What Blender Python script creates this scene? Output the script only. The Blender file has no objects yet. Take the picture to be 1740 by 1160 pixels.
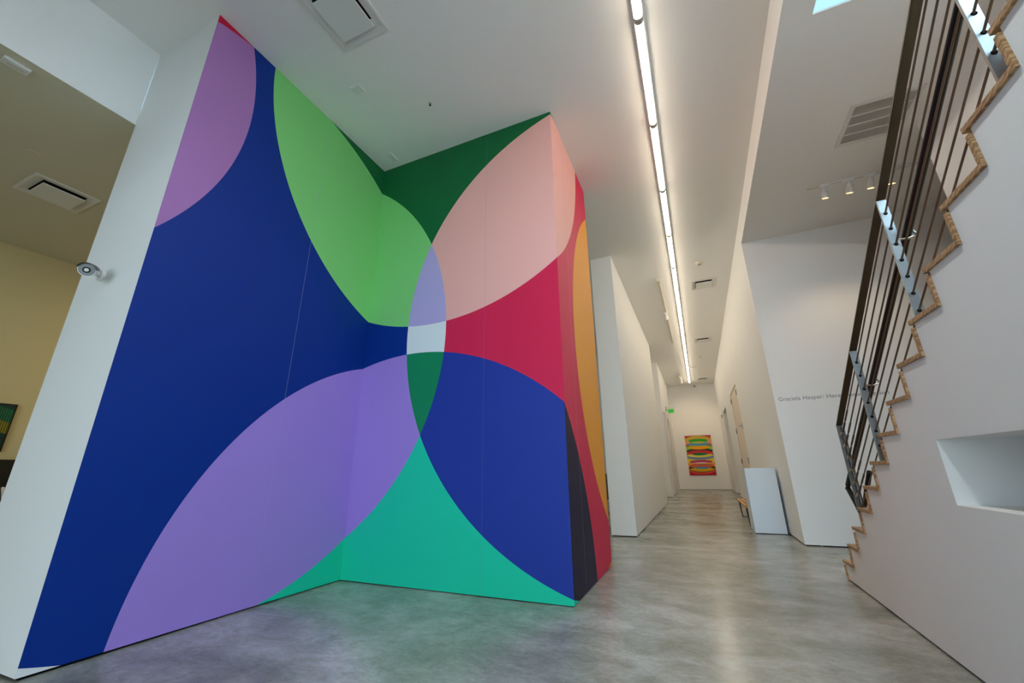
import bpy, bmesh, math, random
from mathutils import Vector, Matrix

random.seed(7)
sc = bpy.context.scene
COL = sc.collection
PI = math.pi


def lin(c):
    """sRGB 0..255 -> linear"""
    out = []
    for v in c:
        v = v / 255.0
        out.append(v / 12.92 if v <= 0.04045 else ((v + 0.055) / 1.055) ** 2.4)
    return (out[0], out[1], out[2], 1.0)


# ------------------------------------------------------------------ materials
def new_mat(name):
    m = bpy.data.materials.new(name)
    m.use_nodes = True
    nt = m.node_tree
    b = nt.nodes.get('Principled BSDF')
    return m, nt, b


def plain(name, rgb, rough=0.6, metal=0.0, spec=0.5, var=0.03, scale=6.0, bump=0.0):
    """a procedural paint / plastic / metal with slight mottling"""
    m, nt, b = new_mat(name)
    b.inputs['Roughness'].default_value = rough
    b.inputs['Metallic'].default_value = metal
    b.inputs['Specular IOR Level'].default_value = spec
    tc = nt.nodes.new('ShaderNodeTexCoord')
    n = nt.nodes.new('ShaderNodeTexNoise')
    n.inputs['Scale'].default_value = scale
    n.inputs['Detail'].default_value = 4
    nt.links.new(tc.outputs['Object'], n.inputs['Vector'])
    mx = nt.nodes.new('ShaderNodeMix')
    mx.data_type = 'RGBA'
    c = lin(rgb)
    mx.inputs['A'].default_value = tuple(min(1, v * (1 - var)) for v in c[:3]) + (1,)
    mx.inputs['B'].default_value = tuple(min(1, v * (1 + var)) for v in c[:3]) + (1,)
    nt.links.new(n.outputs['Fac'], mx.inputs['Factor'])
    nt.links.new(mx.outputs['Result'], b.inputs['Base Color'])
    if bump:
        bp = nt.nodes.new('ShaderNodeBump')
        bp.inputs['Strength'].default_value = bump
        bp.inputs['Distance'].default_value = 0.002
        n2 = nt.nodes.new('ShaderNodeTexNoise')
        n2.inputs['Scale'].default_value = 180
        nt.links.new(tc.outputs['Object'], n2.inputs['Vector'])
        nt.links.new(n2.outputs['Fac'], bp.inputs['Height'])
        nt.links.new(bp.outputs['Normal'], b.inputs['Normal'])
    return m


def emit(name, rgb, strength, base=(240, 240, 235)):
    m, nt, b = new_mat(name)
    b.inputs['Base Color'].default_value = lin(base)
    b.inputs['Emission Color'].default_value = lin(rgb)
    b.inputs['Emission Strength'].default_value = strength
    return m


M = {}
M['wall'] = plain('white_wall_paint', (240, 240, 238), 0.75, spec=0.25, var=0.008, scale=0.7)
M['ceil'] = plain('white_ceiling_paint', (240, 239, 235), 0.85, spec=0.15, var=0.006, scale=0.7)
M['left'] = plain('ochre_wall_paint', (214, 198, 150), 0.8, spec=0.2, var=0.012, scale=0.8)
M['leftceil'] = plain('dull_ceiling_paint', (214, 208, 184), 0.85, spec=0.15, var=0.01, scale=0.8)
M['black'] = plain('black_lacquer', (14, 14, 16), 0.35, var=0.1)
M['reveal'] = plain('black_base_reveal', (16, 15, 15), 0.8, spec=0.1, var=0.1)
M['steel'] = plain('blackened_steel', (96, 92, 84), 0.42, metal=0.9, var=0.22, scale=9)
M['plate'] = plain('grey_steel_plate', (150, 156, 158), 0.34, metal=0.9, var=0.14, scale=11)
M['postdim'] = plain('dimmed_post_steel', (118, 120, 118), 0.38, metal=0.9, var=0.15, scale=9)  # post steel darkened, dimmer reflection put into the colour
M['dark'] = plain('dark_steel', (34, 32, 30), 0.35, metal=0.5, var=0.2, scale=8)
M['rod'] = plain('brown_steel_rod', (112, 98, 88), 0.35, metal=0.85, var=0.12)
M['chrome'] = plain('bright_steel', (205, 205, 200), 0.2, metal=1.0, var=0.05)
M['white'] = plain('white_enamel', (228, 228, 224), 0.45, var=0.01)
M['whitedull'] = plain('cream_enamel', (214, 208, 190), 0.5, var=0.02)
M['grille'] = plain('grille_enamel', (226, 224, 219), 0.5, var=0.01)
M['void'] = plain('duct_dark', (190, 187, 182), 0.9, spec=0.1, var=0.05)
M['ductdark'] = plain('duct_shadow_black', (34, 32, 30), 0.9, spec=0.1, var=0.05)
M['ped'] = plain('white_laminate', (224, 236, 246), 0.45, var=0.006, scale=1.0)
M['doorpaint'] = plain('cream_door_paint', (228, 214, 196), 0.5, var=0.02)
M['letter'] = plain('grey_vinyl_lettering', (128, 132, 138), 0.6, var=0.02)
M['tube'] = emit('lit_fluorescent_tube', (255, 238, 214), 13.0)
M['capgrey'] = plain('grey_end_cap', (180, 178, 170), 0.5, var=0.03)
M['lens'] = emit('lit_spot_lens', (255, 205, 120), 2.6)
M['chair'] = plain('grey_chair_fabric', (70, 74, 72), 0.8, var=0.1)


def wood_mat(name, c1, c2, scale=14.0):
    m, nt, b = new_mat(name)
    b.inputs['Roughness'].default_value = 0.5
    tc = nt.nodes.new('ShaderNodeTexCoord')
    mp = nt.nodes.new('ShaderNodeMapping')
    mp.inputs['Scale'].default_value = (0.6, 2.2, 3.0)
    nt.links.new(tc.outputs['Object'], mp.inputs['Vector'])
    w = nt.nodes.new('ShaderNodeTexWave')
    w.wave_type = 'RINGS'
    w.rings_direction = 'X'
    w.inputs['Scale'].default_value = scale
    w.inputs['Distortion'].default_value = 11.0
    w.inputs['Detail Scale'].default_value = 1.6
    w.inputs['Detail'].default_value = 3.0
    nt.links.new(mp.outputs['Vector'], w.inputs['Vector'])
    n = nt.nodes.new('ShaderNodeTexNoise')
    n.inputs['Scale'].default_value = 5
    nt.links.new(tc.outputs['Object'], n.inputs['Vector'])
    mul = nt.nodes.new('ShaderNodeMath')
    mul.operation = 'MULTIPLY_ADD'
    mul.inputs[1].default_value = 0.65
    nt.links.new(w.outputs['Fac'], mul.inputs[0])
    m2 = nt.nodes.new('ShaderNodeMath')
    m2.operation = 'MULTIPLY'
    m2.inputs[1].default_value = 0.4
    nt.links.new(n.outputs['Fac'], m2.inputs[0])
    nt.links.new(m2.outputs[0], mul.inputs[2])
    r = nt.nodes.new('ShaderNodeValToRGB')
    r.color_ramp.elements[0].color = lin(c1)
    r.color_ramp.elements[1].color = lin(c2)
    nt.links.new(mul.outputs[0], r.inputs['Fac'])
    nt.links.new(r.outputs['Color'], b.inputs['Base Color'])
    return m


M['wood'] = wood_mat('fir_stair_wood', (204, 164, 118), (128, 88, 50), 5.5)
M['slat'] = wood_mat('light_bench_wood', (226, 176, 108), (196, 140, 78))


def floor_mat():
    m, nt, b = new_mat('polished_concrete')
    N, Lk = nt.nodes, nt.links
    tc = N.new('ShaderNodeTexCoord')
    mp = N.new('ShaderNodeMapping')
    mp.inputs['Scale'].default_value = (0.9, 1.25, 1.0)
    mp.inputs['Rotation'].default_value = (0, 0, 0.35)
    Lk.new(tc.outputs['Object'], mp.inputs['Vector'])

    def noise(scale, detail, dist=0.0, rough=0.6):
        n = N.new('ShaderNodeTexNoise')
        n.inputs['Scale'].default_value = scale
        n.inputs['Detail'].default_value = detail
        n.inputs['Distortion'].default_value = dist
        n.inputs['Roughness'].default_value = rough
        Lk.new(mp.outputs['Vector'], n.inputs['Vector'])
        return n
    n1 = noise(0.9, 8, 0.5, 0.62)
    r1 = N.new('ShaderNodeValToRGB')
    e = r1.color_ramp.elements
    e[0].position = 0.32
    e[0].color = lin((136, 137, 124))
    e[1].position = 0.68
    e[1].color = lin((198, 196, 190))
    k = e.new(0.5)
    k.color = lin((166, 166, 157))
    Lk.new(n1.outputs['Fac'], r1.inputs['Fac'])
    n2 = noise(3.6, 14, 0.7, 0.7)
    r2 = N.new('ShaderNodeValToRGB')
    r2.color_ramp.elements[0].position = 0.36
    r2.color_ramp.elements[0].color = (0.62, 0.61, 0.57, 1)
    r2.color_ramp.elements[1].position = 0.6
    r2.color_ramp.elements[1].color = (1, 1, 1, 1)
    Lk.new(n2.outputs['Fac'], r2.inputs['Fac'])
    mx = N.new('ShaderNodeMix')
    mx.data_type = 'RGBA'
    mx.blend_type = 'MULTIPLY'
    mx.inputs['Factor'].default_value = 0.8
    Lk.new(r1.outputs['Color'], mx.inputs['A'])
    Lk.new(r2.outputs['Color'], mx.inputs['B'])
    n3 = noise(26, 12, 0.8, 0.8)
    r3 = N.new('ShaderNodeValToRGB')
    r3.color_ramp.elements[0].position = 0.35
    r3.color_ramp.elements[0].color = (0.66, 0.65, 0.62, 1)
    r3.color_ramp.elements[1].position = 0.62
    r3.color_ramp.elements[1].color = (1.05, 1.05, 1.05, 1)
    Lk.new(n3.outputs['Fac'], r3.inputs['Fac'])
    mx2 = N.new('ShaderNodeMix')
    mx2.data_type = 'RGBA'
    mx2.blend_type = 'MULTIPLY'
    mx2.inputs['Factor'].default_value = 0.75
    Lk.new(mx.outputs['Result'], mx2.inputs['A'])
    Lk.new(r3.outputs['Color'], mx2.inputs['B'])
    Lk.new(mx2.outputs['Result'], b.inputs['Base Color'])
    mr = N.new('ShaderNodeMapRange')
    mr.inputs['To Min'].default_value = 0.17
    mr.inputs['To Max'].default_value = 0.3
    Lk.new(n2.outputs['Fac'], mr.inputs['Value'])
    Lk.new(mr.outputs['Result'], b.inputs['Roughness'])
    b.inputs['Specular IOR Level'].default_value = 0.5
    bp = N.new('ShaderNodeBump')
    bp.inputs['Strength'].default_value = 0.12
    bp.inputs['Distance'].default_value = 0.004
    Lk.new(n1.outputs['Fac'], bp.inputs['Height'])
    Lk.new(bp.outputs['Normal'], b.inputs['Normal'])
    return m


M['floor'] = floor_mat()


# painted designs: masks of circles / ellipses in the UV plane (metres)
class Paint:
    def __init__(self, name, rough=0.5, spec=0.35):
        self.m, self.nt, self.b = new_mat(name)
        self.b.inputs['Roughness'].default_value = rough
        self.b.inputs['Specular IOR Level'].default_value = spec
        N = self.nt.nodes
        self.uv = N.new('ShaderNodeUVMap')
        sx = N.new('ShaderNodeSeparateXYZ')
        self.nt.links.new(self.uv.outputs['UV'], sx.inputs[0])
        self.u, self.v = sx.outputs[0], sx.outputs[1]
        self.cur = None

    def math(self, op, a, b=None, c=None):
        n = self.nt.nodes.new('ShaderNodeMath')
        n.operation = op
        for i, x in enumerate((a, b, c)):
            if x is None:
                continue
            if isinstance(x, (int, float)):
                n.inputs[i].default_value = x
            else:
                self.nt.links.new(x, n.inputs[i])
        return n.outputs[0]

    def ell(self, cx, cy, a, b):
        du = self.math('DIVIDE', self.math('SUBTRACT', self.u, cx), a)
        dv = self.math('DIVIDE', self.math('SUBTRACT', self.v, cy), b)
        s = self.math('ADD', self.math('MULTIPLY', du, du), self.math('MULTIPLY', dv, dv))
        return self.math('LESS_THAN', s, 1.0)

    def NOT(self, a):
        return self.math('SUBTRACT', 1.0, a)

    def AND(self, *xs):
        r = xs[0]
        for x in xs[1:]:
            r = self.math('MULTIPLY', r, x)
        return r

    def fill(self, rgb, mask=None):
        c = lin(rgb)
        if self.cur is None:
            n = self.nt.nodes.new('ShaderNodeRGB')
            n.outputs[0].default_value = c
            self.cur = n.outputs[0]
            return
        mx = self.nt.nodes.new('ShaderNodeMix')
        mx.data_type = 'RGBA'
        self.nt.links.new(mask, mx.inputs['Factor'])
        self.nt.links.new(self.cur, mx.inputs['A'])
        mx.inputs['B'].default_value = c
        self.cur = mx.outputs['Result']

    def done(self):
        self.nt.links.new(self.cur, self.b.inputs['Base Color'])
        return self.m


MC = dict(  # paint colours of the mural
    mauve=(168, 118, 180), blue=(0, 46, 136), green=(128, 208, 122), dgreen=(16, 104, 56),
    purple=(162, 132, 216), teal=(24, 204, 164), white=(222, 230, 232), lav=(178, 168, 216),
    dgreen2=(16, 134, 88), crimson=(212, 36, 78), pink=(238, 176, 166), navy=(34, 58, 152),
    orange=(240, 160, 52), red=(196, 22, 62), wallw=(226, 228, 230))


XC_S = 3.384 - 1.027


def mural_mat():
    P = Paint('mural_paint', 0.5, 0.22)
    R = 2.48
    LL = P.ell(-4.17, 4.10, R, R)
    T = P.ell(0.896, 5.005, 2.49, 2.49)
    Lc = P.ell(-1.388, 2.431, R, R)
    Rc = P.ell(3.076, 2.426, 2.484, 2.484)
    B = P.ell(0.683, -0.265, 2.475, 2.475)
    O = P.ell(5.272, 2.392, 2.425, 2.425)
    nL, nR = P.NOT(Lc), P.NOT(Rc)
    P.fill(MC['wallw'])
    P.fill(MC['orange'], P.math('GREATER_THAN', P.u, 3.4))
    P.fill(MC['red'], LL)
    P.fill(MC['dgreen'], T)
    P.fill(MC['teal'], B)
    P.fill(MC['blue'], Lc)
    P.fill(MC['crimson'], Rc)
    P.fill(MC['mauve'], P.AND(Lc, LL))
    P.fill(MC['green'], P.AND(Lc, T))
    P.fill(MC['purple'], P.AND(Lc, B))
    P.fill(MC['pink'], P.AND(Rc, T))
    P.fill(MC['navy'], P.AND(Rc, B))
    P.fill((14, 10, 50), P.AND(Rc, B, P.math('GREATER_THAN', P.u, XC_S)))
    P.fill(MC['orange'], P.AND(Rc, O))
    LR = P.AND(Lc, Rc)
    P.fill(MC['white'], LR)
    P.fill(MC['lav'], P.AND(LR, T))
    P.fill(MC['dgreen2'], P.AND(LR, B))
    # thin vertical joints of the wall covering
    for s, w, col, f in ((-0.895, 0.0022, (150, 160, 205), 0.55), (2.74, 0.0035, (170, 165, 190), 0.5),
                         (1.553, 0.003, (120, 130, 190), 0.22)):
        d = P.math('ABSOLUTE', P.math('SUBTRACT', P.u, s))
        P.fill(col, P.math('MULTIPLY', P.math('LESS_THAN', d, w), f))
    # slight ripple of the covering
    N, Lk = P.nt.nodes, P.nt.links
    mp = N.new('ShaderNodeMapping')
    mp.inputs['Scale'].default_value = (3.0, 0.5, 1)
    Lk.new(P.uv.outputs['UV'], mp.inputs['Vector'])
    n = N.new('ShaderNodeTexNoise')
    n.inputs['Scale'].default_value = 2.2
    n.inputs['Detail'].default_value = 3
    Lk.new(mp.outputs['Vector'], n.inputs['Vector'])
    bp = N.new('ShaderNodeBump')
    bp.inputs['Strength'].default_value = 0.12
    bp.inputs['Distance'].default_value = 0.02
    Lk.new(n.outputs['Fac'], bp.inputs['Height'])
    Lk.new(bp.outputs['Normal'], P.b.inputs['Normal'])
    return P.done()


def painting_mat():
    P = Paint('canvas_paint', 0.55, 0.3)
    P.fill((190, 40, 66))
    H = 1.77
    E = [  # u centre, v from the top (share), half width, half height (share), colour
        (.50, .18, .62, .172, (184, 182, 62)), (.52, .20, .58, .160, (222, 160, 52)),
        (.52, .215, .53, .140, (226, 156, 136)), (.50, .27, .52, .135, (228, 216, 196)),
        (.50, .235, .49, .085, (236, 122, 44)), (.50, .30, .58, .100, (82, 96, 164)),
        (.50, .285, .50, .075, (150, 128, 110)), (.50, .34, .62, .090, (166, 196, 56)),
        (.50, .40, .56, .085, (238, 232, 150)), (.50, .395, .52, .075, (20, 88, 24)),
        (.50, .215, .40, .052, (90, 160, 186)), (.50, .135, .38, .052, (58, 168, 46)),
        (.50, .178, .27, .022, (206, 194, 62)), (.50, .312, .38, .044, (244, 168, 8)),
        (.50, .420, .49, .060, (112, 18, 46)), (.50, .440, .45, .062, (202, 58, 54)),
        (.50, .62, .62, .135, (238, 214, 24)), (.50, .54, .56, .085, (150, 196, 124)),
        (.50, .535, .52, .070, (116, 130, 190)), (.50, .505, .50, .052, (222, 214, 88)),
        (.50, .440, .45, .055, (202, 58, 54)), (.50, .475, .28, .032, (8, 118, 72)),
        (.50, .665, .44, .045, (196, 66, 112)), (.50, .700, .46, .028, (160, 150, 196)),
        (.50, .665, .40, .036, (196, 66, 112)), (.50, .78, .60, .100, (246, 158, 14)),
        (.50, .695, .24, .016, (226, 212, 204)), (.50, .84, .56, .090, (70, 58, 34)),
        (.50, .765, .47, .055, (208, 104, 82)), (.50, .87, .47, .070, (216, 166, 22)),
        (.50, .775, .42, .052, (208, 104, 82)), (.50, .820, .27, .024, (72, 152, 178))]
    for (cu, cv, a, b, col) in E:
        P.fill(col, P.ell(cu * 1.12, (1 - cv) * H, a * 1.12, b * H))
    # smiling bands at the foot
    for cv, b, col in ((.86, .105, (110, 26, 38)), (.845, .098, (216, 166, 22))):
        pass
    low = P.math('LESS_THAN', P.v, 0.16 * H)
    big = [(.80, .165, (236, 92, 52)), (.78, .155, (104, 30, 34)), (.77, .145, (216, 166, 22))]
    P.fill((190, 28, 56), low)
    for cv, b, col in big:
        P.fill(col, P.AND(low, P.ell(.5 * 1.12, (1 - cv) * H, .60 * 1.12, b * H)))
    return P.done()


def stripes_mat():
    """dark picture with diagonal teal / green / yellow bands behind fine vertical ribs"""
    P = Paint('ribbed_picture', 0.4, 0.4)
    P.fill((16, 15, 12))
    N, Lk = P.nt.nodes, P.nt.links
    d = P.math('ADD', P.math('MULTIPLY', P.u, 0.35), P.v)
    for lo, hi, col in ((.72, .95, (12, 66, 62)), (.56, .72, (16, 110, 72)), (.42, .56, (140, 132, 30)), (.2, .42, (10, 60, 48))):
        P.fill(col, P.AND(P.math('GREATER_THAN', d, lo + .25), P.math('LESS_THAN', d, hi + .25)))
    rib = P.math('LESS_THAN', P.math('FRACT', P.math('MULTIPLY', P.u, 45.0)), 0.42)
    P.fill((10, 12, 10), P.math('MULTIPLY', rib, 0.75))
    return P.done()


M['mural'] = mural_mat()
M['painting'] = painting_mat()
M['stripes'] = stripes_mat()


# ------------------------------------------------------------------ mesh helpers
class MB:
    def __init__(self):
        self.v, self.f = [], []

    def box(self, x0, x1, y0, y1, z0, z1):
        i = len(self.v)
        self.v += [(x, y, z) for z in (z0, z1) for y in (y0, y1) for x in (x0, x1)]
        self.f += [tuple(i + k for k in q) for q in
                   ((0, 2, 3, 1), (4, 5, 7, 6), (0, 1, 5, 4), (2, 6, 7, 3), (0, 4, 6, 2), (1, 3, 7, 5))]
        return self

    def prism(self, pts, a0, a1, axis='z'):
        """pts: outline in the plane across `axis`"""
        i = len(self.v)
        n = len(pts)

        def P(p, a):
            if axis == 'z':
                return (p[0], p[1], a)
            if axis == 'x':
                return (a, p[0], p[1])
            return (p[0], a, p[1])
        self.v += [P(p, a0) for p in pts] + [P(p, a1) for p in pts]
        self.f.append(tuple(range(i, i + n)))
        self.f.append(tuple(range(i + 2 * n - 1, i + n - 1, -1)))
        for k in range(n):
            self.f.append((i + k, i + (k + 1) % n, i + n + (k + 1) % n, i + n + k))
        return self

    def tube(self, path, r, n=12, cap=True):
        """path: points, r: radius or list of radii"""
        pts = [Vector(p) for p in path]
        rr = r if isinstance(r, (list, tuple)) else [r] * len(pts)
        rings = []
        up = Vector((0.13, 0.21, 0.97)).normalized()
        for k, p in enumerate(pts):
            if k == 0:
                t = pts[1] - p
            elif k == len(pts) - 1:
                t = p - pts[k - 1]
            else:
                t = (pts[k + 1] - p).normalized() + (p - pts[k - 1]).normalized()
            t.normalize()
            if abs(t.dot(up)) > 0.95:
                up = Vector((1, 0.1, 0)).normalized()
            a = t.cross(up).normalized()
            b = t.cross(a).normalized()
            i = len(self.v)
            self.v += [tuple(p + (a * math.cos(2 * PI * j / n) + b * math.sin(2 * PI * j / n)) * rr[k]) for j in range(n)]
            rings.append(i)
        for q in range(len(rings) - 1):
            for j in range(n):
                self.f.append((rings[q] + j, rings[q] + (j + 1) % n, rings[q + 1] + (j + 1) % n, rings[q + 1] + j))
        if cap:
            self.f.append(tuple(rings[0] + j for j in range(n - 1, -1, -1)))
            self.f.append(tuple(rings[-1] + j for j in range(n)))
        return self

    def build(self, name, mat, parent=None, bevel=0.0, smooth=False, kind=None, loc=None):
        me = bpy.data.meshes.new(name)
        me.from_pydata(self.v, [], self.f)
        bm = bmesh.new()
        bm.from_mesh(me)
        bmesh.ops.recalc_face_normals(bm, faces=bm.faces)
        bm.to_mesh(me)
        bm.free()
        me.materials.append(mat)
        o = bpy.data.objects.new(name, me)
        COL.objects.link(o)
        if parent:
            o.parent = parent
        if loc:
            o.location = loc
        if smooth:
            for p in me.polygons:
                p.use_smooth = True
            md = o.modifiers.new('es', 'EDGE_SPLIT')
            md.split_angle = math.radians(40)
        if bevel:
            md = o.modifiers.new('bevel', 'BEVEL')
            md.width = bevel
            md.segments = 2
            md.limit_method = 'ANGLE'
        if kind:
            o['kind'] = kind
        return o


def box(name, x0, x1, y0, y1, z0, z1, mat, parent=None, bevel=0.0, kind=None):
    return MB().box(x0, x1, y0, y1, z0, z1).build(name, mat, parent, bevel, kind=kind)


def thing(name, label, cat, loc=(0, 0, 0), group=None, rot=(0, 0, 0)):
    o = bpy.data.objects.new(name, None)
    COL.objects.link(o)
    o.location = loc
    o.rotation_euler = rot
    o.empty_display_size = 0.1
    o['label'] = label
    o['category'] = cat
    if group:
        o['group'] = group
    return o


def tag(o, label, cat, group=None):
    o['label'] = label
    o['category'] = cat
    if group:
        o['group'] = group
    return o


def dup(root, loc, label=None):
    r = root.copy()
    COL.objects.link(r)
    r.location = loc
    if label:
        r['label'] = label
    for ch in list(root.children):
        c = ch.copy()
        COL.objects.link(c)
        c.parent = r
        for g in ch.children:
            d = g.copy()
            COL.objects.link(d)
            d.parent = c
    return r


S = 'structure'


def zc(y):      # main ceiling height: falls very slightly towards the corridor
    return 4.882 - 0.0149 * (min(y, 6.8) - 1.3) if y > -8 else 5.0


def zr(y):      # lower ceiling on the right
    return 4.553 - 0.0112 * y


# ------------------------------------------------------------------ room shell
box('floor', -8.6, 6.2, -6.2, 21.4, -0.2, 0.0, M['floor'], kind=S)

cm = MB()
ys = [-6.2, 6.8, 21.4]
prof = [(y, zc(y)) for y in ys] + [(21.4, 5.15), (-6.2, 5.15)]
cm.prism(prof, -4.44, 1.25, 'x')
cm.build('ceiling', M['ceil'], kind=S)
box('ceiling_left', -8.5, -4.291, -6.2, 14.0, 4.02, 4.2, M['leftceil'], kind=S)
box('ceiling_alcove', -4.44, -1.6, 4.6, 16.5, 4.795, 4.8, M['ceil'], kind=S)
box('wall_bulkhead_left', -4.44, -4.29, -6.2, 1.275, 4.021, 5.1, M['wall'], kind=S)

# right lower ceiling with the skylight opening, extended out of view to carry daylight
cr = MB()


def slab(x0, x1, y0, y1):
    cr.prism([(y0, zr(y0)), (y1, zr(y1)), (y1, zr(y1) + .018), (y0, zr(y0) + .018)], x0, x1, 'x')


SKX0, SKX1, SKY0, SKY1 = 1.348, 2.60, -1.45, 3.10
slab(1.108, SKX0, -6.2, 6.8)
slab(SKX1, 6.2, -6.2, 6.8)
slab(SKX0, SKX1, -6.2, SKY0)
slab(SKX0, SKX1, SKY1, 6.8)
cr.build('ceiling_right', M['ceil'], kind=S)
bh = MB().prism([(-6.2, zr(-6.2) + .001), (6.8, zr(6.8) + .001), (6.8, 5.1), (-6.2, 5.1)], 1.105, 1.25, 'x')
bh.build('wall_bulkhead_right', M['wall'], kind=S)

# the block that carries the mural
XA, YB, XC = -3.384, 3.400, -1.027
g = 0.006
pl = [(-4.29, 1.277), (XA - g, 1.277), (XA - g, YB + g), (XC - g, YB + g), (XC - g, 4.866), (-4.29, 4.866)]
MB().prism(pl, 0.016, 5.0, 'z').build('wall_left', M['wall'], kind=S)
e = 0.02
pl2 = [(-4.29 + e, 1.277 + e), (XA - g - e, 1.277 + e), (XA - g - e, YB + g + e), (XC - g - e, YB + g + e), (XC - g - e, 4.866 - e), (-4.29 + e, 4.866 - e)]
MB().prism(pl2, 0.0, 0.02, 'z').build('trim_1', M['reveal'], kind=S)

# corridor, left side
MB().prism([(-1.42, 6.87), (-1.034, 6.87), (-1.034, 13.28), (-1.42, 13.28)], 0.014, 5.0).build('wall_corridor_left', M['wall'], kind=S)
box('trim_2', -1.40, -1.052, 6.888, 13.26, 0, 0.02, M['reveal'], kind=S)


def wall_x_with_openings(name, x0, x1, y0, y1, z0, z1, holes, mat):
    m = MB()
    y = y0
    for (a, b, h) in holes:
        m.box(x0, x1, y, a, z0, z1)
        m.box(x0, x1, a, b, h, z1)
        y = b
    m.box(x0, x1, y, y1, z0, z1)
    return m.build(name, mat, kind=S)


wall_x_with_openings('wall_corridor_left', -1.6, -1.034, 15.76, 21.3, 0.014, 5.0, [(16.1, 17.1, 3.0), (18.1, 19.1, 2.95)], M['wall'])
box('trim_3', -1.58, -1.056, 15.78, 16.1, 0, 0.02, M['reveal'], kind=S)
for i, (a, b, h) in enumerate(((16.1, 17.1, 3.0), (18.1, 19.1, 2.95))):
    d = box('door_%d' % (i + 1), -1.22, -1.17, a, b, 0.01, h, M['doorpaint'], kind=S)
    MB().tube([(-1.17, b - .12, 1.0), (-1.13, b - .12, 1.0), (-1.13, b - .24, 1.0)], 0.01, 8).build('door_handle', M['chrome'], d)

# far end
box('wall_end', -1.8, 1.5, 21.15, 21.4, 0.014, 5.0, M['wall'], kind=S)
box('trim_4', -1.05, 1.11, 21.165, 21.2, 0, 0.02, M['reveal'], kind=S)

# corridor, right side
wall_x_with_openings('wall_corridor_right', 1.105, 1.30, 6.802, 21.3, 0.014, 5.0, [(11.75, 13.75, 3.05), (16.45, 18.3, 3.05)], M['wall'])
box('trim_5', 1.125, 1.28, 6.82, 11.75, 0, 0.02, M['reveal'], kind=S)
box('wall_recess', 2.6, 2.7, 16.0, 18.6, 0.0, 3.3, M['wall'], kind=S)
box('ceiling_recess', 1.30, 2.6, 16.2, 18.5, 3.05, 3.1, M['wall'], kind=S)
box('wall_recess', 1.30, 2.6, 18.3, 18.5, 0.0, 3.05, M['wall'], kind=S)
box('wall_recess', 1.30, 2.6, 16.2, 16.45, 0.0, 3.05, M['wall'], kind=S)

# tall double-hinged door in the right corridor wall
d3 = box('door_3', 1.118, 1.165, 11.77, 13.73, 0.012, 3.03, M['doorpaint'], kind=S)
fr = MB().box(1.104, 1.17, 11.75, 11.77, 0, 3.05).box(1.104, 1.17, 13.73, 13.75, 0, 3.05).box(1.104, 1.17, 11.75, 13.75, 3.035, 3.05)
fr.build('door_frame', M['whitedull'], d3)
for (y, z) in ((13.70, 2.85), (13.70, 1.97), (13.70, 1.13), (11.80, 2.83), (11.80, 1.13)):
    MB().tube([(1.10, y, z - .07), (1.10, y, z + .07)], 0.016, 10).build('hinge', M['plate'], d3)
hb = MB().box(1.10, 1.12, 11.84, 11.90, 1.90, 2.04)
hb.tube([(1.11, 11.87, 1.98), (1.05, 11.87, 1.98), (1.05, 12.02, 1.98)], 0.012, 8)
hb.build('door_handle', M['plate'], d3)
# wall facing the camera beyond the stair
box('wall_stair_back', 1.106, 6.2, 6.8, 6.95, 0.014, 4.6, M['wall'], kind=S)
box('trim_6', 1.31, 6.1, 6.815, 6.9, 0, 0.02, M['reveal'], kind=S)
box('wall_east', 6.0, 6.2, -6.2, 6.95, 0, 4.7, M['wall'], kind=S)
box('wall_stair_right', 2.66, 2.82, -6.2, 4.875, 0, 4.62, M['wall'], kind=S)
# left room
box('wall_left_far', -8.5, -8.23, -6.2, 14.0, 0, 4.1, M['left'], kind=S)
box('wall_left_end', -8.3, -1.42, 13.8, 14.0, 0, 5.0, M['wall'], kind=S)
box('wall_left_end', -8.3, -4.44, 8.0, 8.15, 0, 4.1, M['left'], kind=S)
box('wall_alcove', -1.8, -1.6, 13.28, 21.3, 0, 5.0, M['wall'], kind=S)

# unseen front behind the camera: wall with a window added to carry daylight
wb = MB()
WX0, WX1, WZ0, WZ1 = -3.2, 2.2, 0.1, 2.95
wb.box(-8.5, WX0, -6.4, -6.2, 0, 5.1).box(WX1, 6.2, -6.4, -6.2, 0, 5.1)
wb.box(WX0, WX1, -6.4, -6.2, 0, WZ0).box(WX0, WX1, -6.4, -6.2, WZ1, 5.1)
wb.build('wall_front', M['wall'], kind=S)
wf = MB()
for k in range(6):
    x = WX0 + (WX1 - WX0) * k / 5
    wf.box(x - .03, x + .03, -6.33, -6.27, WZ0, WZ1)
wf.box(WX0, WX1, -6.33, -6.27, WZ0, WZ0 + .06).box(WX0, WX1, -6.33, -6.27, WZ1 - .06, WZ1)
wf.build('unseen_window', M['steel'], kind=S)

# unseen slab added behind the camera, blocks window light from the upper walls
box('added_light_blocker', -8.5, 2.66, -6.2, -1.6, 3.02, 3.2, M['wall'], kind=S)

# skylight pane
mg, nt, b = new_mat('skylight_glass')
b.inputs['Base Color'].default_value = (0.97, 0.99, 1, 1)
b.inputs['Roughness'].default_value = 0.0
b.inputs['Transmission Weight'].default_value = 1.0
b.inputs['IOR'].default_value = 1.01
sk = MB()
sk.prism([(SKY0, zr(SKY0) + .020), (SKY1, zr(SKY1) + .020), (SKY1, zr(SKY1) + .028), (SKY0, zr(SKY0) + .028)], SKX0, SKX1, 'x')
sk.build('window_2', mg, kind=S)

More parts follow.
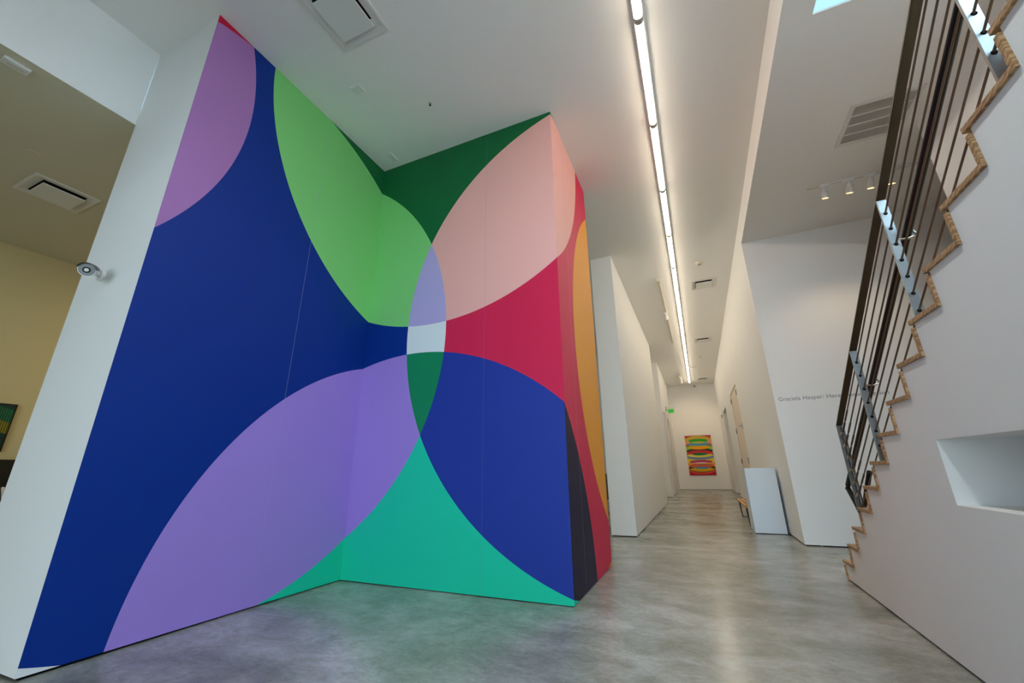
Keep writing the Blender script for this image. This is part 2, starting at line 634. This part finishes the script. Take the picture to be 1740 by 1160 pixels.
# ------------------------------------------------------------------ the mural
me = bpy.data.meshes.new('mural')
ztA, ztAB, ztB, ztC = zc(1.277) - .004, zc(3.4) - .004, zc(3.4) - .022, zc(4.866) - .03
zb = 0.018
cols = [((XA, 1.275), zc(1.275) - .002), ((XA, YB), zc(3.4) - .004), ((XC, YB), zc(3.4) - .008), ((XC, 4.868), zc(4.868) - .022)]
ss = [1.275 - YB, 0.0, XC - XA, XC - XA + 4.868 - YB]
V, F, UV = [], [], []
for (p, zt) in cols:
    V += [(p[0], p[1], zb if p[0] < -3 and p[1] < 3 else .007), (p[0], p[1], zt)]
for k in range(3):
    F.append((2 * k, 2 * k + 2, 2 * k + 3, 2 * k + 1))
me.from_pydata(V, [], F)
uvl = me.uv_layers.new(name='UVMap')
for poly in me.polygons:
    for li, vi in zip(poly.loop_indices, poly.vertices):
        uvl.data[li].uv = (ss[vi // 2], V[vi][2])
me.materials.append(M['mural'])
mu = bpy.data.objects.new('mural', me)
COL.objects.link(mu)
md = mu.modifiers.new('thick', 'SOLIDIFY')
md.thickness = 0.005
md.offset = -1
tag(mu, 'huge multicoloured mural of overlapping circles folded around the white wall block', 'mural')

# ------------------------------------------------------------------ paintings
def panel_uv(name, w, h, d, mat, parent=None):
    """upright panel facing -Y, lower-left corner at origin, UV in metres on the front"""
    m = bpy.data.meshes.new(name)
    vs = [(0, 0, 0), (w, 0, 0), (w, 0, h), (0, 0, h), (0, d, 0), (w, d, 0), (w, d, h), (0, d, h)]
    m.from_pydata(vs, [], [(0, 1, 2, 3), (5, 4, 7, 6), (1, 5, 6, 2), (4, 0, 3, 7), (3, 2, 6, 7), (4, 5, 1, 0)])
    u = m.uv_layers.new(name='UVMap')
    for p in m.polygons:
        for li, vi in zip(p.loop_indices, p.vertices):
            u.data[li].uv = (vs[vi][0], vs[vi][2])
    m.materials.append(mat)
    o = bpy.data.objects.new(name, m)
    COL.objects.link(o)
    if parent:
        o.parent = parent
    return o


t = thing('painting', 'tall canvas of stacked bright ellipses hung on the corridor end wall', 'painting', (-0.535, 21.1145, 0.622))
panel_uv('canvas', 1.125, 1.77, 0.035, M['painting'], t)

t = thing('picture', 'dark ribbed picture with diagonal green and yellow bands on the ochre wall', 'picture', (-8.185, 0.95, 1.33), rot=(0, 0, PI / 2))
p = panel_uv('picture_panel', 1.325, 0.575, 0.03, M['stripes'], t)
fm = MB().box(-.012, 1.337, -.006, .034, -.012, 0).box(-.012, 1.337, -.006, .034, .575, .587)
fm.box(-.012, 0, -.006, .034, 0, .575).box(1.325, 1.337, -.006, .034, 0, .575)
fm.build('picture_frame', M['black'], t)

# ------------------------------------------------------------------ wall lettering
cu = bpy.data.curves.new('lettering', 'FONT')
cu.body = 'Graciela Hasper: Here Comes the Sun'
cu.size = 0.08
cu.extrude = 0.0008
cu.space_character = 1.03
tmp = bpy.data.objects.new('tmp_text', cu)
COL.objects.link(tmp)
dg = bpy.context.evaluated_depsgraph_get()
mt = bpy.data.meshes.new_from_object(tmp.evaluated_get(dg))
xs = [v.co.x for v in mt.vertices]
w = max(xs) - min(xs)
bpy.data.objects.remove(tmp)
mt.materials.clear()
mt.materials.append(M['letter'])
wt = bpy.data.objects.new('wall_lettering', mt)
COL.objects.link(wt)
kx = 1.262 / w
wt.scale = (kx, 1.0, 1)
wt.rotation_euler = (PI / 2, 0, 0)
wt.location = (1.155, 6.798, 1.877)
tag(wt, 'single line of grey exhibition title lettering on the white wall behind the stair', 'lettering')

# ------------------------------------------------------------------ stair
R, G, N1 = 0.1695, 0.2675, 4.990
WX = 1.08
NST = 18


def nose(k):
    return N1 - G * (k - 1)


TT = 0.024
# white side wall under the flight, with the niche opening
out = [(nose(1) - .038, 0.014)]
for k in range(1, NST + 1):
    yb = nose(k) - .029
    out += [(yb, R * (k - 1) + (0.014 if k == 1 else -TT)), (yb, R * k - TT)]
yend = nose(NST + 1) - .038
out += []
out = out[1:]
# split: pieces around the niche (Y 1.35..2.712, Z .807...1.109)
NY0, NY1, NZ0, NZ1 = 1.35, 2.712, 0.807, 1.109
sw = MB()
cuts = [(-2.6, NY0), (NY0, NY1)]


def top_at(ylo):
    """height of the white wall just above position ylo.. (between two risers)"""
    k = 0
    for q in range(1, NST + 1):
        if ylo < nose(q) - .029 - 1e-6:
            k = q
    return R * k - TT


edges = sorted(set([-2.6, NY0, NY1] + [nose(k) - .029 for k in range(1, NST + 1)]))
for a, b2 in zip(edges[:-1], edges[1:]):
    h = top_at((a + b2) / 2)
    if a >= NY0 - 1e-6 and b2 <= NY1 + 1e-6:
        sw.box(1.092, 1.24, a, b2, 0.014, NZ0)
        sw.box(1.092, 1.24, a, b2, NZ1, h)
    else:
        sw.box(1.092, 1.24, a, b2, 0.014, h)
wst = sw.build('wall_stair', M['wall'], kind=S)
bm = bmesh.new()
bm.from_mesh(wst.data)
bmesh.ops.remove_doubles(bm, verts=bm.verts, dist=1e-5)
bm.to_mesh(wst.data)
bm.free()
box('trim_7', 1.12, 1.22, -2.6, nose(1) - .06, 0, 0.02, M['reveal'], kind=S)
# niche lining
nb = MB()
nb.box(1.24, 2.05, NY1, NY1 + .03, NZ0 - .03, NZ1 + .03)
nb.box(1.24, 2.05, NY0 - .03, NY0, NZ0 - .03, NZ1 + .03)
nb.box(1.24, 2.05, NY0, NY1, NZ1, NZ1 + .03)
nb.box(1.24, 2.05, NY0, NY1, NZ0 - .03, NZ0)
nb.box(2.05, 2.08, NY0 - .03, NY1 + .03, NZ0 - .03, NZ1 + .03)
nb.build('wall_niche', M['wall'], kind=S)
box('floor_landing', 1.10, 2.66, -1.59, nose(NST + 1) + .2, R * NST - .1, R * NST - TT - .001, M['wall'], kind=S)

st = thing('staircase', 'wooden zigzag stair treads and risers edging the white wall on the right', 'staircase', (0, 0, 0))
for k in range(1, NST + 1):
    y1 = nose(k)
    y0 = nose(k + 1) - .029
    box('tread', WX, 2.655, y0, y1, R * k - TT, R * k, M['wood'], st, bevel=0.0025)
    ztop = R * k - TT - (.018 if k > 1 else .018)
    zbot = R * (k - 1) + .0005
    box('riser', WX, 2.655, y1 - .029, y1 - .005, zbot, ztop, M['wood'], st, bevel=0.0025)

# ------------------------------------------------------------------ railing
rl = thing('stair_railing', 'steel stair railing with flat posts, thin rods and a round handrail', 'railing', (0, 0, 0))
PX0, PX1 = 1.085, 1.128
SL = 0.6336


def zrail(y):
    return 2.374 + SL * (2.509 - y)


YE = 4.195
# top rail: flat bar
MB().prism([(YE + .008, zrail(YE + .008)), (-.3, zrail(-.3)), (-.3, zrail(-.3) + .012), (YE + .008, zrail(YE + .008) + .012)], PX0, PX1, 'x').build('top_rail', M['steel'], rl, bevel=0.001)
offs = [-.085 - .0943 * i for i in range(7)]
for y in (3.470, 2.509, 1.565, 0.605):
    k = int((N1 - y) / G) + 1
    po = box('post', PX0, PX1, y - .006, y + .006, R * k + .0005, zrail(y), M['plate'], rl, bevel=0.001)
    for o_ in offs:
        z = zrail(y) + o_
        if z > R * k + .02:
            MB().tube([(1.1065, y - .0072, z), (1.1065, y + .0072, z)], 0.0095, 14).build('rod_hole', M['reveal'], po, smooth=True)
    z = 2.150 + SL * (2.509 - y)
    MB().tube([(PX1 - .004, y, z - .022), (1.165, y, z - .026), (1.188, y, z - .02), (1.200, y, z - .003), (1.192, y, z + .012)], 0.0065, 10).build('handrail_bracket', M['chrome'], po, smooth=True)
# lower end post: flat bar plus round tube that takes the rod ends
pe = box('post', PX0, PX1, YE - .004, YE + .008, 4 * R - .13, zrail(YE), M['postdim'], rl, bevel=0.001)
tb = MB().tube([(1.118, YE - .017, 4 * R + .0), (1.118, YE - .017, zrail(YE) - .01)], 0.013, 12)
tb.build('post_tube', M['postdim'], pe, smooth=True)
cab_end = YE - .03
for i, o_ in enumerate(offs):
    z1 = zrail(cab_end) + o_
    MB().tube([(1.1065, cab_end, z1), (1.1065, -.3, zrail(-.3) + o_)], 0.0047, 8).build('rod', M['rod'], rl, smooth=True)
    if i < 6:
        fy, fz = cab_end, z1
        tr = MB().tube([(1.1065, fy - .02, fz + .02 * SL), (1.1065, fy - .12, fz + .12 * SL)], 0.0075, 10)
        tr.tube([(1.1065, fy - .15, fz + .15 * SL), (1.1065, fy - .25, fz + .25 * SL)], 0.0068, 10)
        tr.build('turnbuckle', M['rod'], rl, smooth=True)
        cl = MB().tube([(1.104, fy + .002, fz - .006), (1.104, fy - .02, fz + .014)], [0.011, 0.008], 10)
        cl.box(1.088, 1.122, fy - .006, fy + .006, fz - .014, fz - .002)
        cl.build('rod_clamp', M['chrome'], rl)
# round handrail with its folded lower end


def zh(y):
    return 2.150 + SL * (2.509 - y)


MB().tube([(1.165, -.3, zh(-.3)), (1.165, 4.60, zh(4.60)), (1.165, 4.636, zh(4.63) - .012), (1.165, 4.62, .80), (1.165, 4.478, .664), (1.165, 4.36, .532)], 0.0195, 14).build('handrail', M['dark'], rl, smooth=True)
MB().tube([(1.30, 4.456, .935), (1.30, 4.95, .935 - .84 * .494)], 0.019, 14).build('wall_handrail_end', M['dark'], rl, smooth=True)

# ------------------------------------------------------------------ pedestal, bench
ORD = ['first', 'second', 'third', 'fourth', 'fifth', 'sixth', 'seventh', 'eighth', 'ninth', 'tenth', 'eleventh', 'twelfth', 'thirteenth', 'fourteenth', 'fifteenth', 'sixteenth']
t = thing('pedestal', 'plain white box pedestal standing against the right corridor wall', 'pedestal', (0.636, 7.75, 0))
box('body', 0, .432, 0, .65, .008, .945, M['ped'], t, bevel=0.002)
box('top', 0, .432, 0, .65, .945, .962, M['ped'], t, bevel=0.002)
box('base', .01, .42, .01, .64, 0, .01, M['reveal'], t)

t = thing('bench', 'low slatted wooden bench on black metal legs behind the white pedestal', 'bench', (0.598, 8.5, 0))
for i in range(6):
    box('slat', .072 * i, .072 * i + .05, 0, 1.7, .325, .35, M['slat'], t, bevel=0.002)
box('apron', 0, .41, 0, .03, .30, .3249, M['slat'], t)
box('apron', 0, .41, 1.67, 1.7, .30, .3249, M['slat'], t)
for y in (.06, 1.55):
    l = MB()
    l.tube([(.03, y, .30), (.05, y, .016), (.36, y, .016), (.38, y, .30)], 0.015, 6)
    l.tube([(.03, y, .30), (.38, y, .30)], 0.011, 6)
    l.build('leg', M['black'], t)

# ------------------------------------------------------------------ left room furniture
t = thing('cabinet', 'tall black cabinet along the ochre wall under the dark picture', 'cabinet', (-8.225, -1.0, 0))
box('body', 0, .55, 0, 5.6, .06, 1.21, M['black'], t)
box('plinth', .02, .5, .02, 5.58, 0, .06, M['reveal'], t)
for k in range(4):
    dd = box('cabinet_door', .55, .57, 1.4 * k + .005, 1.4 * k + 1.395, .07, 1.20, M['black'], t, bevel=.002)

t = thing('chair', 'grey office chair with pale metal arm, cut by the left edge', 'chair', (-6.75, 1.80, 0))
MB().tube([(0, 0, .09), (0, 0, .44)], .025, 10).build('stem', M['chrome'], t, smooth=True)
for a in range(5):
    c, s = math.cos(a * 1.2566), math.sin(a * 1.2566)
    MB().tube([(0, 0, .10), (.28 * c, .28 * s, .06), (.28 * c, .28 * s, .0251)], [.02, .016, .025], 8).build('leg', M['plate'], t)
box('seat', -.23, .23, -.23, .23, .44, .50, M['chair'], t, bevel=.02)
MB().box(-.26, -.2, -.2, .2, .56, .96).build('backrest', M['chair'], t, bevel=.02)
for sy in (-.25, .25):
    MB().tube([(0, sy, .46), (.02, sy, .66), (-.2, sy, .90)], .014, 8).build('armrest', M['whitedull'], t, smooth=True)

t = thing('rack', 'black rack glimpsed in the gap between mural wall and corridor wall', 'rack', (-2.5, 7.7, 0))
box('body', 0, .86, 0, .5, .45, .90, M['black'], t)
box('shelf', 0, .86, 0, .5, .20, .23, M['wood'], t)
for (x, y) in ((0.0, 0.0), (.83, 0.0), (0.0, .47), (.83, .47)):
    box('leg', x, x + .03, y, y + .03, 0, .45, M['black'], t)

# ------------------------------------------------------------------ ceiling items
# continuous line of tube lights
TL = 1.243
zz = 0.0
proto = thing('ceiling_tube_light', 'x', 'ceiling light', (0.03, 1.53, zc(1.53)), 'tube lights in one line along the ceiling')
hs = MB().prism([(-.055, 0.0005), (.055, 0.0005), (.040, -.045), (-.040, -.045)], 0.004, TL - .004, 'y')
hs.build('housing', M['white'], proto)
n = 10
prof = [(.033 * math.cos(a), -.045 - .036 * math.sin(a)) for a in [PI * j / n for j in range(n + 1)]]
MB().prism(prof, 0.028, TL - .028, 'y').build('lit_tube', M['tube'], proto)
MB().prism([(x * 1.12, z - .002) for x, z in prof], 0.004, .027, 'y').build('end_cap', M['capgrey'], proto)
MB().prism([(x * 1.12, z - .002) for x, z in prof], TL - .027, TL - .004, 'y').build('end_cap', M['capgrey'], proto)
for i in range(15):
    y = 1.53 + TL * i
    o = proto if i == 0 else dup(proto, (0.03, y, zc(y)))
    o.rotation_euler = (-0.0149 if y < 6.5 else 0, 0, 0)
    lab = 'lit white ceiling tube light, %s of the line counted from the camera' % ORD[i]
    if i == 14:
        lab = 'lit white ceiling tube light at the far end of the line'
    if i == 0:
        lab = 'lit white ceiling tube light nearest the camera, at the top edge of the photo'
    o['label'] = lab


def diffuser(label, x, y, z, w, h, group=None):
    """square plaque diffuser, centre at x,y on a ceiling of height z"""
    t = thing('air_diffuser', label, 'air vent', (x, y, z), group)
    a, b_ = w / 2, h / 2
    f = MB()
    k = .055
    # sloping frame: outer lip then recessed cone
    o_ = [(-a, -b_), (a, -b_), (a, b_), (-a, b_)]
    m_ = [(-a + .02, -b_ + .02), (a - .02, -b_ + .02), (a - .02, b_ - .02), (-a + .02, b_ - .02)]
    i_ = [(-a + k, -b_ + k), (a - k, -b_ + k), (a - k, b_ - k), (-a + k, b_ - k)]
    j_ = [(-a + k + .03, -b_ + k + .03), (a - k - .03, -b_ + k + .03), (a - k - .03, b_ - k - .03), (-a + k + .03, b_ - k - .03)]
    V = [(p[0], p[1], 0.0) for p in o_] + [(p[0], p[1], -.012) for p in o_] + [(p[0], p[1], -.014) for p in m_] + [(p[0], p[1], -.006) for p in i_] + [(p[0], p[1], -.001) for p in j_]
    i0 = len(f.v)
    f.v += V
    for L_ in range(4):
        for q in range(4):
            f.f.append((i0 + 4 * L_ + q, i0 + 4 * L_ + (q + 1) % 4, i0 + 4 * L_ + 4 + (q + 1) % 4, i0 + 4 * L_ + 4 + q))
    f.build('frame', M['grille'], t)
    box('duct', -a + k + .03, a - k - .03, -b_ + k + .03, b_ - k - .03, -.002, -.0005, M['ductdark'], t)
    box('plaque', -a + .09, a - .09, -b_ + .09, b_ - .09, -.042, -.03, M['white'], t, bevel=.002)
    MB().box(-.02, .02, -.02, .02, -.03, -.002).build('plaque_stem', M['chrome'], t)
    return t


diffuser('large white square air diffuser in the ceiling above the mural', -2.362, 1.70, zc(1.70), .54, .54)
diffuser('square air diffuser in the lower ceiling of the ochre room', -6.216, 1.455, 4.02, .54, .52)
diffuser('square air diffuser beside the tube lights, nearer of the corridor ones', .59, 8.95, zc(9), .50, .50, 'corridor air diffusers')
diffuser('square air diffuser beside the tube lights, midway down the corridor', .59, 13.4, zc(9), .50, .50, 'corridor air diffusers')
diffuser('square air diffuser close to the corridor end wall', .60, 19.9, zc(9), .50, .50, 'corridor air diffusers')

# return grille in the right ceiling
gy = 4.60
t = thing('return_air_grille', 'large louvred air grille in the lower ceiling beside the stair', 'air vent', (2.225, gy, zr(gy)), rot=(-0.0112, 0, 0))
f = MB()
f.box(-.30, .30, -.32, -.275, -.012, 0).box(-.30, .30, .275, .32, -.012, 0).box(-.30, -.26, -.275, .275, -.012, 0).box(.26, .30, -.275, .275, -.012, 0)
f.build('frame', M['grille'], t, bevel=.003)
box('duct', -.26, .26, -.275, .275, -.001, 0.0, M['void'], t)
for yy in (-.1375, 0, .1375):
    box('cross_bar', -.26, .26, yy - .006, yy + .006, -.011, -.001, M['grille'], t)
lv = MB()
nl = 44
for i in range(nl):
    x = -.26 + .52 * (i + .5) / nl
    lv.prism([(x - .0035, -.009), (x - .0005, -.0095), (x + .0035, -.002), (x + .0005, -.0015)], -.275, .275, 'y')
lv.build('louvres', M['grille'], t)

# small ceiling plates
for (x, y, w, h, lab) in ((-2.813, 2.323, .115, .085, 'small square white cover plate on the ceiling below the big diffuser'),
                          (-3.12, 3.24, .075, .13, 'small white cover plate on the ceiling in the mural corner')):
    t = thing('cover_plate', lab, 'cover plate', (x, y, zc(y)), rot=(-.0149, 0, 0))
    box('plate', -w / 2, w / 2, -h / 2, h / 2, -.008, .002, M['white'], t, bevel=.003)
    box('rim', -w / 2 - .006, w / 2 + .006, -h / 2 - .006, h / 2 + .006, -.003, .002, M['white'], t)

# little sprinkler stub
t = thing('sprinkler', 'tiny dark sprinkler stub hanging from the ceiling above the mural corner', 'sprinkler', (-2.202, 2.768, zc(2.77)))
MB().tube([(0, 0, .002), (0, 0, -.008)], .017, 12).build('escutcheon', M['whitedull'], t)
MB().tube([(0, 0, -.008), (0, 0, -.035)], .006, 8).tube([(0, 0, -.034), (0, 0, -.037)], .012, 10).build('sprinkler_head', M['dark'], t)

# smoke detectors
for (x, y, lab) in ((.507, 7.87, 'round cream smoke detector on the corridor ceiling, nearer one'),
                    (.475, 15.5, 'round cream smoke detector on the corridor ceiling, farther one')):
    t = thing('smoke_detector', lab, 'smoke detector', (x, y, zc(y)), 'corridor smoke detectors')
    MB().tube([(0, 0, .002), (0, 0, -.02), (0, 0, -.045)], [.075, .075, .05], 20).build('body', M['whitedull'], t, smooth=True)
    MB().tube([(0, 0, -.045), (0, 0, -.05)], .012, 10).build('sensor', M['dark'], t)

t = thing('ceiling_disc', 'flush round disc in the lower ceiling of the ochre room', 'cover plate', (-5.60, 1.062, 4.02))
MB().tube([(0, 0, .002), (0, 0, -.006)], .045, 24).build('disc', M['leftceil'], t, smooth=True)
t = thing('ceiling_disc', 'flush round disc in the main ceiling beside the mural edge', 'cover plate', (-.83, 4.22, zc(4.2)))
MB().tube([(0, 0, .002), (0, 0, -.004)], .05, 24).build('disc', M['ceil'], t, smooth=True)

t = thing('ceiling_emergency_light', 'small white rectangular box under the lower ceiling at upper left', 'light fixture', (-4.42, .593, 4.02))
box('body', -.04, .04, -.07, .07, -.025, 0, M['white'], t, bevel=.004)
box('lens', -.014, .014, -.045, .045, -.028, -.025, M['whitedull'], t, bevel=.002)


# track lights
def track_head(label, loc, aim, group, glow, energy=8, size=1.0, zrod=.0):
    t = thing('track_spotlight', label, 'spotlight', loc, group)
    ax = Vector(aim).normalized()
    MB().box(-.055, .055, -.016, .016, -.03, 0).build('adapter', M['white'], t, bevel=.003)
    hinge = Vector((0, 0, -.075))
    MB().tube([(0, 0, -.03), tuple(hinge)], .008, 8).tube([tuple(hinge + Vector((-.04, 0, 0))), tuple(hinge + Vector((.04, 0, 0)))], .006, 8).build('yoke', M['white'], t, smooth=True)
    c0 = hinge + ax * -.03
    c1 = hinge + ax * .10
    MB().tube([tuple(c0), tuple(hinge + ax * .03), tuple(hinge + ax * .035), tuple(c1)], [.03 * size, .033 * size, .038 * size, .040 * size], 18).build('lamp_head', M['white'], t, smooth=True)
    MB().tube([tuple(c1 - ax * .001), tuple(c1 + ax * .003)], .033 * size, 18).build('lens', M['lens'], t, smooth=True)
    ld = bpy.data.lights.new('spot_lamp', 'SPOT')
    ld.energy = energy
    ld.color = (1, .74, .47)
    ld.spot_size = math.radians(75)
    ld.spot_blend = .7
    ld.shadow_soft_size = .035
    lo = bpy.data.objects.new('spot_lamp', ld)
    COL.objects.link(lo)
    lo.parent = t
    lo.location = c1 + ax * .02
    lo.rotation_euler = ax.to_track_quat('-Z', 'Y').to_euler()
    return t


zt = zr(5.62)
t = thing('lighting_track', 'white lighting track across the lower ceiling behind the stair railing', 'lighting track', (0, 5.62, zt))
MB().box(1.84, 3.7, -.018, .018, -.02, .003).build('rail', M['white'], t)
box('end_feed', 1.80, 1.93, -.02, .02, -.028, .003, M['whitedull'], t)
box('slot', 1.94, 3.69, -.004, .004, -.0205, -.0195, M['void'], t)
labs = ['white track spotlight farthest left on the track behind the railing', 'white track spotlight second from left on the track behind the railing',
        'white track spotlight third from left, just left of the railing top rail', 'white track spotlight half hidden behind the railing top rail']
for x, lab in zip((1.975, 2.235, 2.455, 2.665), labs):
    track_head(lab, (x, 5.62, zt - .018), (-.10, .42, -1), 'spotlights on the track behind the railing', True, energy=7)

zk = zc(9)
t = thing('lighting_track', 'thin cream lighting track beside the corridor tube lights', 'lighting track', (-.30, 0, zk))
box('rail', -.018, .018, 8.32, 13.2, -.045, .002, M['whitedull'], t)
box('slot', .0181, .0185, 8.5, 13.19, -.03, -.018, M['void'], t)
box('end_feed', -.035, .03, 8.28, 8.45, -.05, .002, M['whitedull'], t)
track_head('small white spotlight on the cream corridor track', (-.30, 10.3, zk - .045), (.1, .6, -1), None, True, energy=5)

t = thing('lighting_track', 'short lighting track near the corridor end wall', 'lighting track', (-.32, 0, zk))
box('rail', -.018, .018, 18.0, 19.8, -.03, .002, M['whitedull'], t)
track_head('upper of the two glowing spotlights before the corridor end wall', (-.32, 18.5, zk - .03), (.12, 1.0, -.9), 'end wall spotlights', True, energy=30, size=1.4)
track_head('lower of the two glowing spotlights before the corridor end wall', (-.32, 19.4, zk - .03), (.3, .6, -1.1), 'end wall spotlights', True, energy=18, size=1.4)
t = thing('ceiling_emergency_light', 'small cream twin lamp on the ceiling beyond the farther smoke detector', 'light fixture', (.22, 17.08, zk))
box('body', -.12, .14, -.04, .04, -.03, .002, M['whitedull'], t, bevel=.004)
for dx in (-.1, .12):
    MB().tube([(dx, 0, -.03), (dx, -.02, -.07)], [.02, .035], 12).build('lamp', M['white'], t, smooth=True)
t = thing('corner_camera', 'tiny dark dome high on the corridor end wall', 'camera', (.235, 21.152, 4.71))
MB().tube([(0, 0, 0), (0, -.05, 0)], .03, 12).tube([(0, -.05, 0), (0, -.08, -.02)], [.03, .015], 12).build('body', M['dark'], t, smooth=True)

# exit sign
t = thing('exit_sign', 'green exit sign hanging from a white box on the left corridor wall', 'exit sign', (-1.034, 18.0, 0))
box('housing', .012, .36, -.04, .04, 3.30, 3.385, M['white'], t, bevel=.004)
box('wall_plate', .0, .012, -.05, .05, 3.24, 3.42, M['dark'], t)
sg = emit('exit_sign_green', (60, 190, 70), .3, (70, 190, 80))
box('sign_panel', .08, .31, -.006, .006, 3.135, 3.299, sg, t)
cu = bpy.data.curves.new('exit', 'FONT')
cu.body = 'EXIT'
cu.size = .085
cu.extrude = .0006
cu.align_x = 'CENTER'
tmp = bpy.data.objects.new('tmp_text', cu)
COL.objects.link(tmp)
dg = bpy.context.evaluated_depsgraph_get()
mt = bpy.data.meshes.new_from_object(tmp.evaluated_get(dg))
bpy.data.objects.remove(tmp)
mt.materials.clear()
mt.materials.append(plain('exit_letters', (24, 120, 40), .6))
lo = bpy.data.objects.new('lettering', mt)
COL.objects.link(lo)
lo.parent = t
lo.location = (.195, -.0068, 3.188)
lo.rotation_euler = (PI / 2, 0, 0)
MB().tube([(.02, 0, 3.22), (.05, -.05, 3.27)], [.02, .035], 12).build('lamp', M['white'], t)

# thermostat on right wall far
t = thing('wall_switch', 'small dark fitting high on the right wall beyond the doorway', 'wall fitting', (1.105, 19.2, 2.95))
box('plate', -.02, .0, -.05, .05, 0, .12, M['dark'], t, bevel=.003)

# bullet camera on the white wall end
t = thing('security_camera', 'white bullet security camera on the white wall end left of the mural', 'camera', (-3.93, 1.277, 2.425))
MB().tube([(0, 0, 0), (0, -.022, 0)], .042, 20).build('mount', M['white'], t, smooth=True)
MB().tube([(0, -.022, 0), (.02, -.05, .0), (.05, -.085, -.01)], [.016, .014, .016], 12).build('arm', M['white'], t, smooth=True)
a = Vector((.03, -.075, .0))
dr = Vector((.88, -.40, -.33)).normalized()
MB().tube([tuple(a), tuple(a + dr * .03), tuple(a + dr * .15), tuple(a + dr * .20)], [.026, .038, .044, .045], 20).build('body', M['white'], t, smooth=True)
fa = a + dr * .2
MB().tube([tuple(fa), tuple(fa + dr * .002)], .041, 20).build('front_glass', M['plate'], t, smooth=True)
MB().tube([tuple(fa + dr * .002), tuple(fa + dr * .005)], .021, 16).build('lens', M['black'], t, smooth=True)
MB().tube([tuple(fa + dr * .005), tuple(fa + dr * .007)], .012, 14).build('lens', M['white'], t, smooth=True)
sd = dr.cross(Vector((0, 0, 1))).normalized()
up = sd.cross(dr).normalized()
vm = MB()
nn = 12
for q in range(2):
    c = a + dr * (.06 if q == 0 else .225)
    for rad in (.051, .0465):
        for j in range(nn + 1):
            an = PI * (.08 + .84 * j / nn)
            vm.v.append(tuple(c + (sd * math.cos(an) + up * math.sin(an)) * rad))
W_ = nn + 1
for j in range(nn):
    vm.f += [(j, j + 1, 2 * W_ + j + 1, 2 * W_ + j), (W_ + j, 3 * W_ + j, 3 * W_ + j + 1, W_ + j + 1),
             (j, W_ + j, W_ + j + 1, j + 1), (2 * W_ + j, 2 * W_ + j + 1, 3 * W_ + j + 1, 3 * W_ + j)]
vm.f += [(0, 2 * W_, 3 * W_, W_), (nn, W_ + nn, 3 * W_ + nn, 2 * W_ + nn)]
vm.build('sun_hood', M['black'], t, smooth=True)

# ------------------------------------------------------------------ light
w = bpy.data.worlds.new('sky')
sc.world = w
w.use_nodes = True
bg = w.node_tree.nodes['Background']
bg.inputs[0].default_value = lin((168, 220, 248))
bg.inputs[1].default_value = 1.0


def area(name, loc, rot, sx, sy, power, col):
    ld = bpy.data.lights.new(name, 'AREA')
    ld.shape = 'RECTANGLE'
    ld.size, ld.size_y = sx, sy
    ld.energy = power
    ld.color = col
    o = bpy.data.objects.new(name, ld)
    COL.objects.link(o)
    o.location = loc
    o.rotation_euler = rot
    return o


area('unseen_window_daylight', ((WX0 + WX1) / 2, -6.1, (WZ0 + WZ1) / 2), (PI / 2, 0, 0), WX1 - WX0, WZ1 - WZ0, 124, (.79, .905, 1.0))  # daylight of the added window behind the camera
area('skylight_daylight', (1.97, .05, 4.72), (0, 0, 0), 1.2, 2.9, 105, (.62, .83, 1.0))  # lamp added over the extended part of the skylight, boosts its daylight
area('overhead_fill', (0.03, .70, 4.86), (0, 0, 0), .25, 1.5, 40, (.80, .92, 1.0))  # unseen overhead lamp added to brighten the stair wall and mural
area('left_room_lamp', (-6.6, 4.6, 3.95), (0, 0, 0), .6, 1.2, 34, (1.0, .82, .50))
area('alcove_lamp', (-3.2, 9.5, 4.7), (0, 0, 0), .6, 1.2, 22, (1.0, .88, .72))

# ------------------------------------------------------------------ camera
rows = [[0.9189707408108169, 0.3940228008605607, -0.015453476489687454],
        [-0.13610259030460356, 0.2801602866607466, -0.950255912210256],
        [-0.3700930456601362, 0.8753606377831752, 0.3110866300145944]]
r, d, f = (Vector(x) for x in rows)
mw = Matrix.Identity(4)
for i in range(3):
    mw[i][0] = r[i]
    mw[i][1] = -d[i]
    mw[i][2] = -f[i]
mw[2][3] = 1.0
cam = bpy.data.cameras.new('camera')
cam.sensor_width = 36
cam.sensor_fit = 'HORIZONTAL'
cam.lens = 683.355 / 1740 * 36
cam.shift_x = -13.909 / 1740
cam.shift_y = -6.217 / 1740
cam.clip_start = 0.05
co = bpy.data.objects.new('camera', cam)
COL.objects.link(co)
co.matrix_world = mw
sc.camera = co

sc.view_settings.view_transform = 'Standard'
sc.view_settings.look = 'None'
sc.view_settings.exposure = 0.55
sc.view_settings.gamma = 1.0
sc.view_settings.use_curve_mapping = False
sc.cycles.use_denoising = True
sc.cycles.max_bounces = 10
sc.cycles.diffuse_bounces = 6
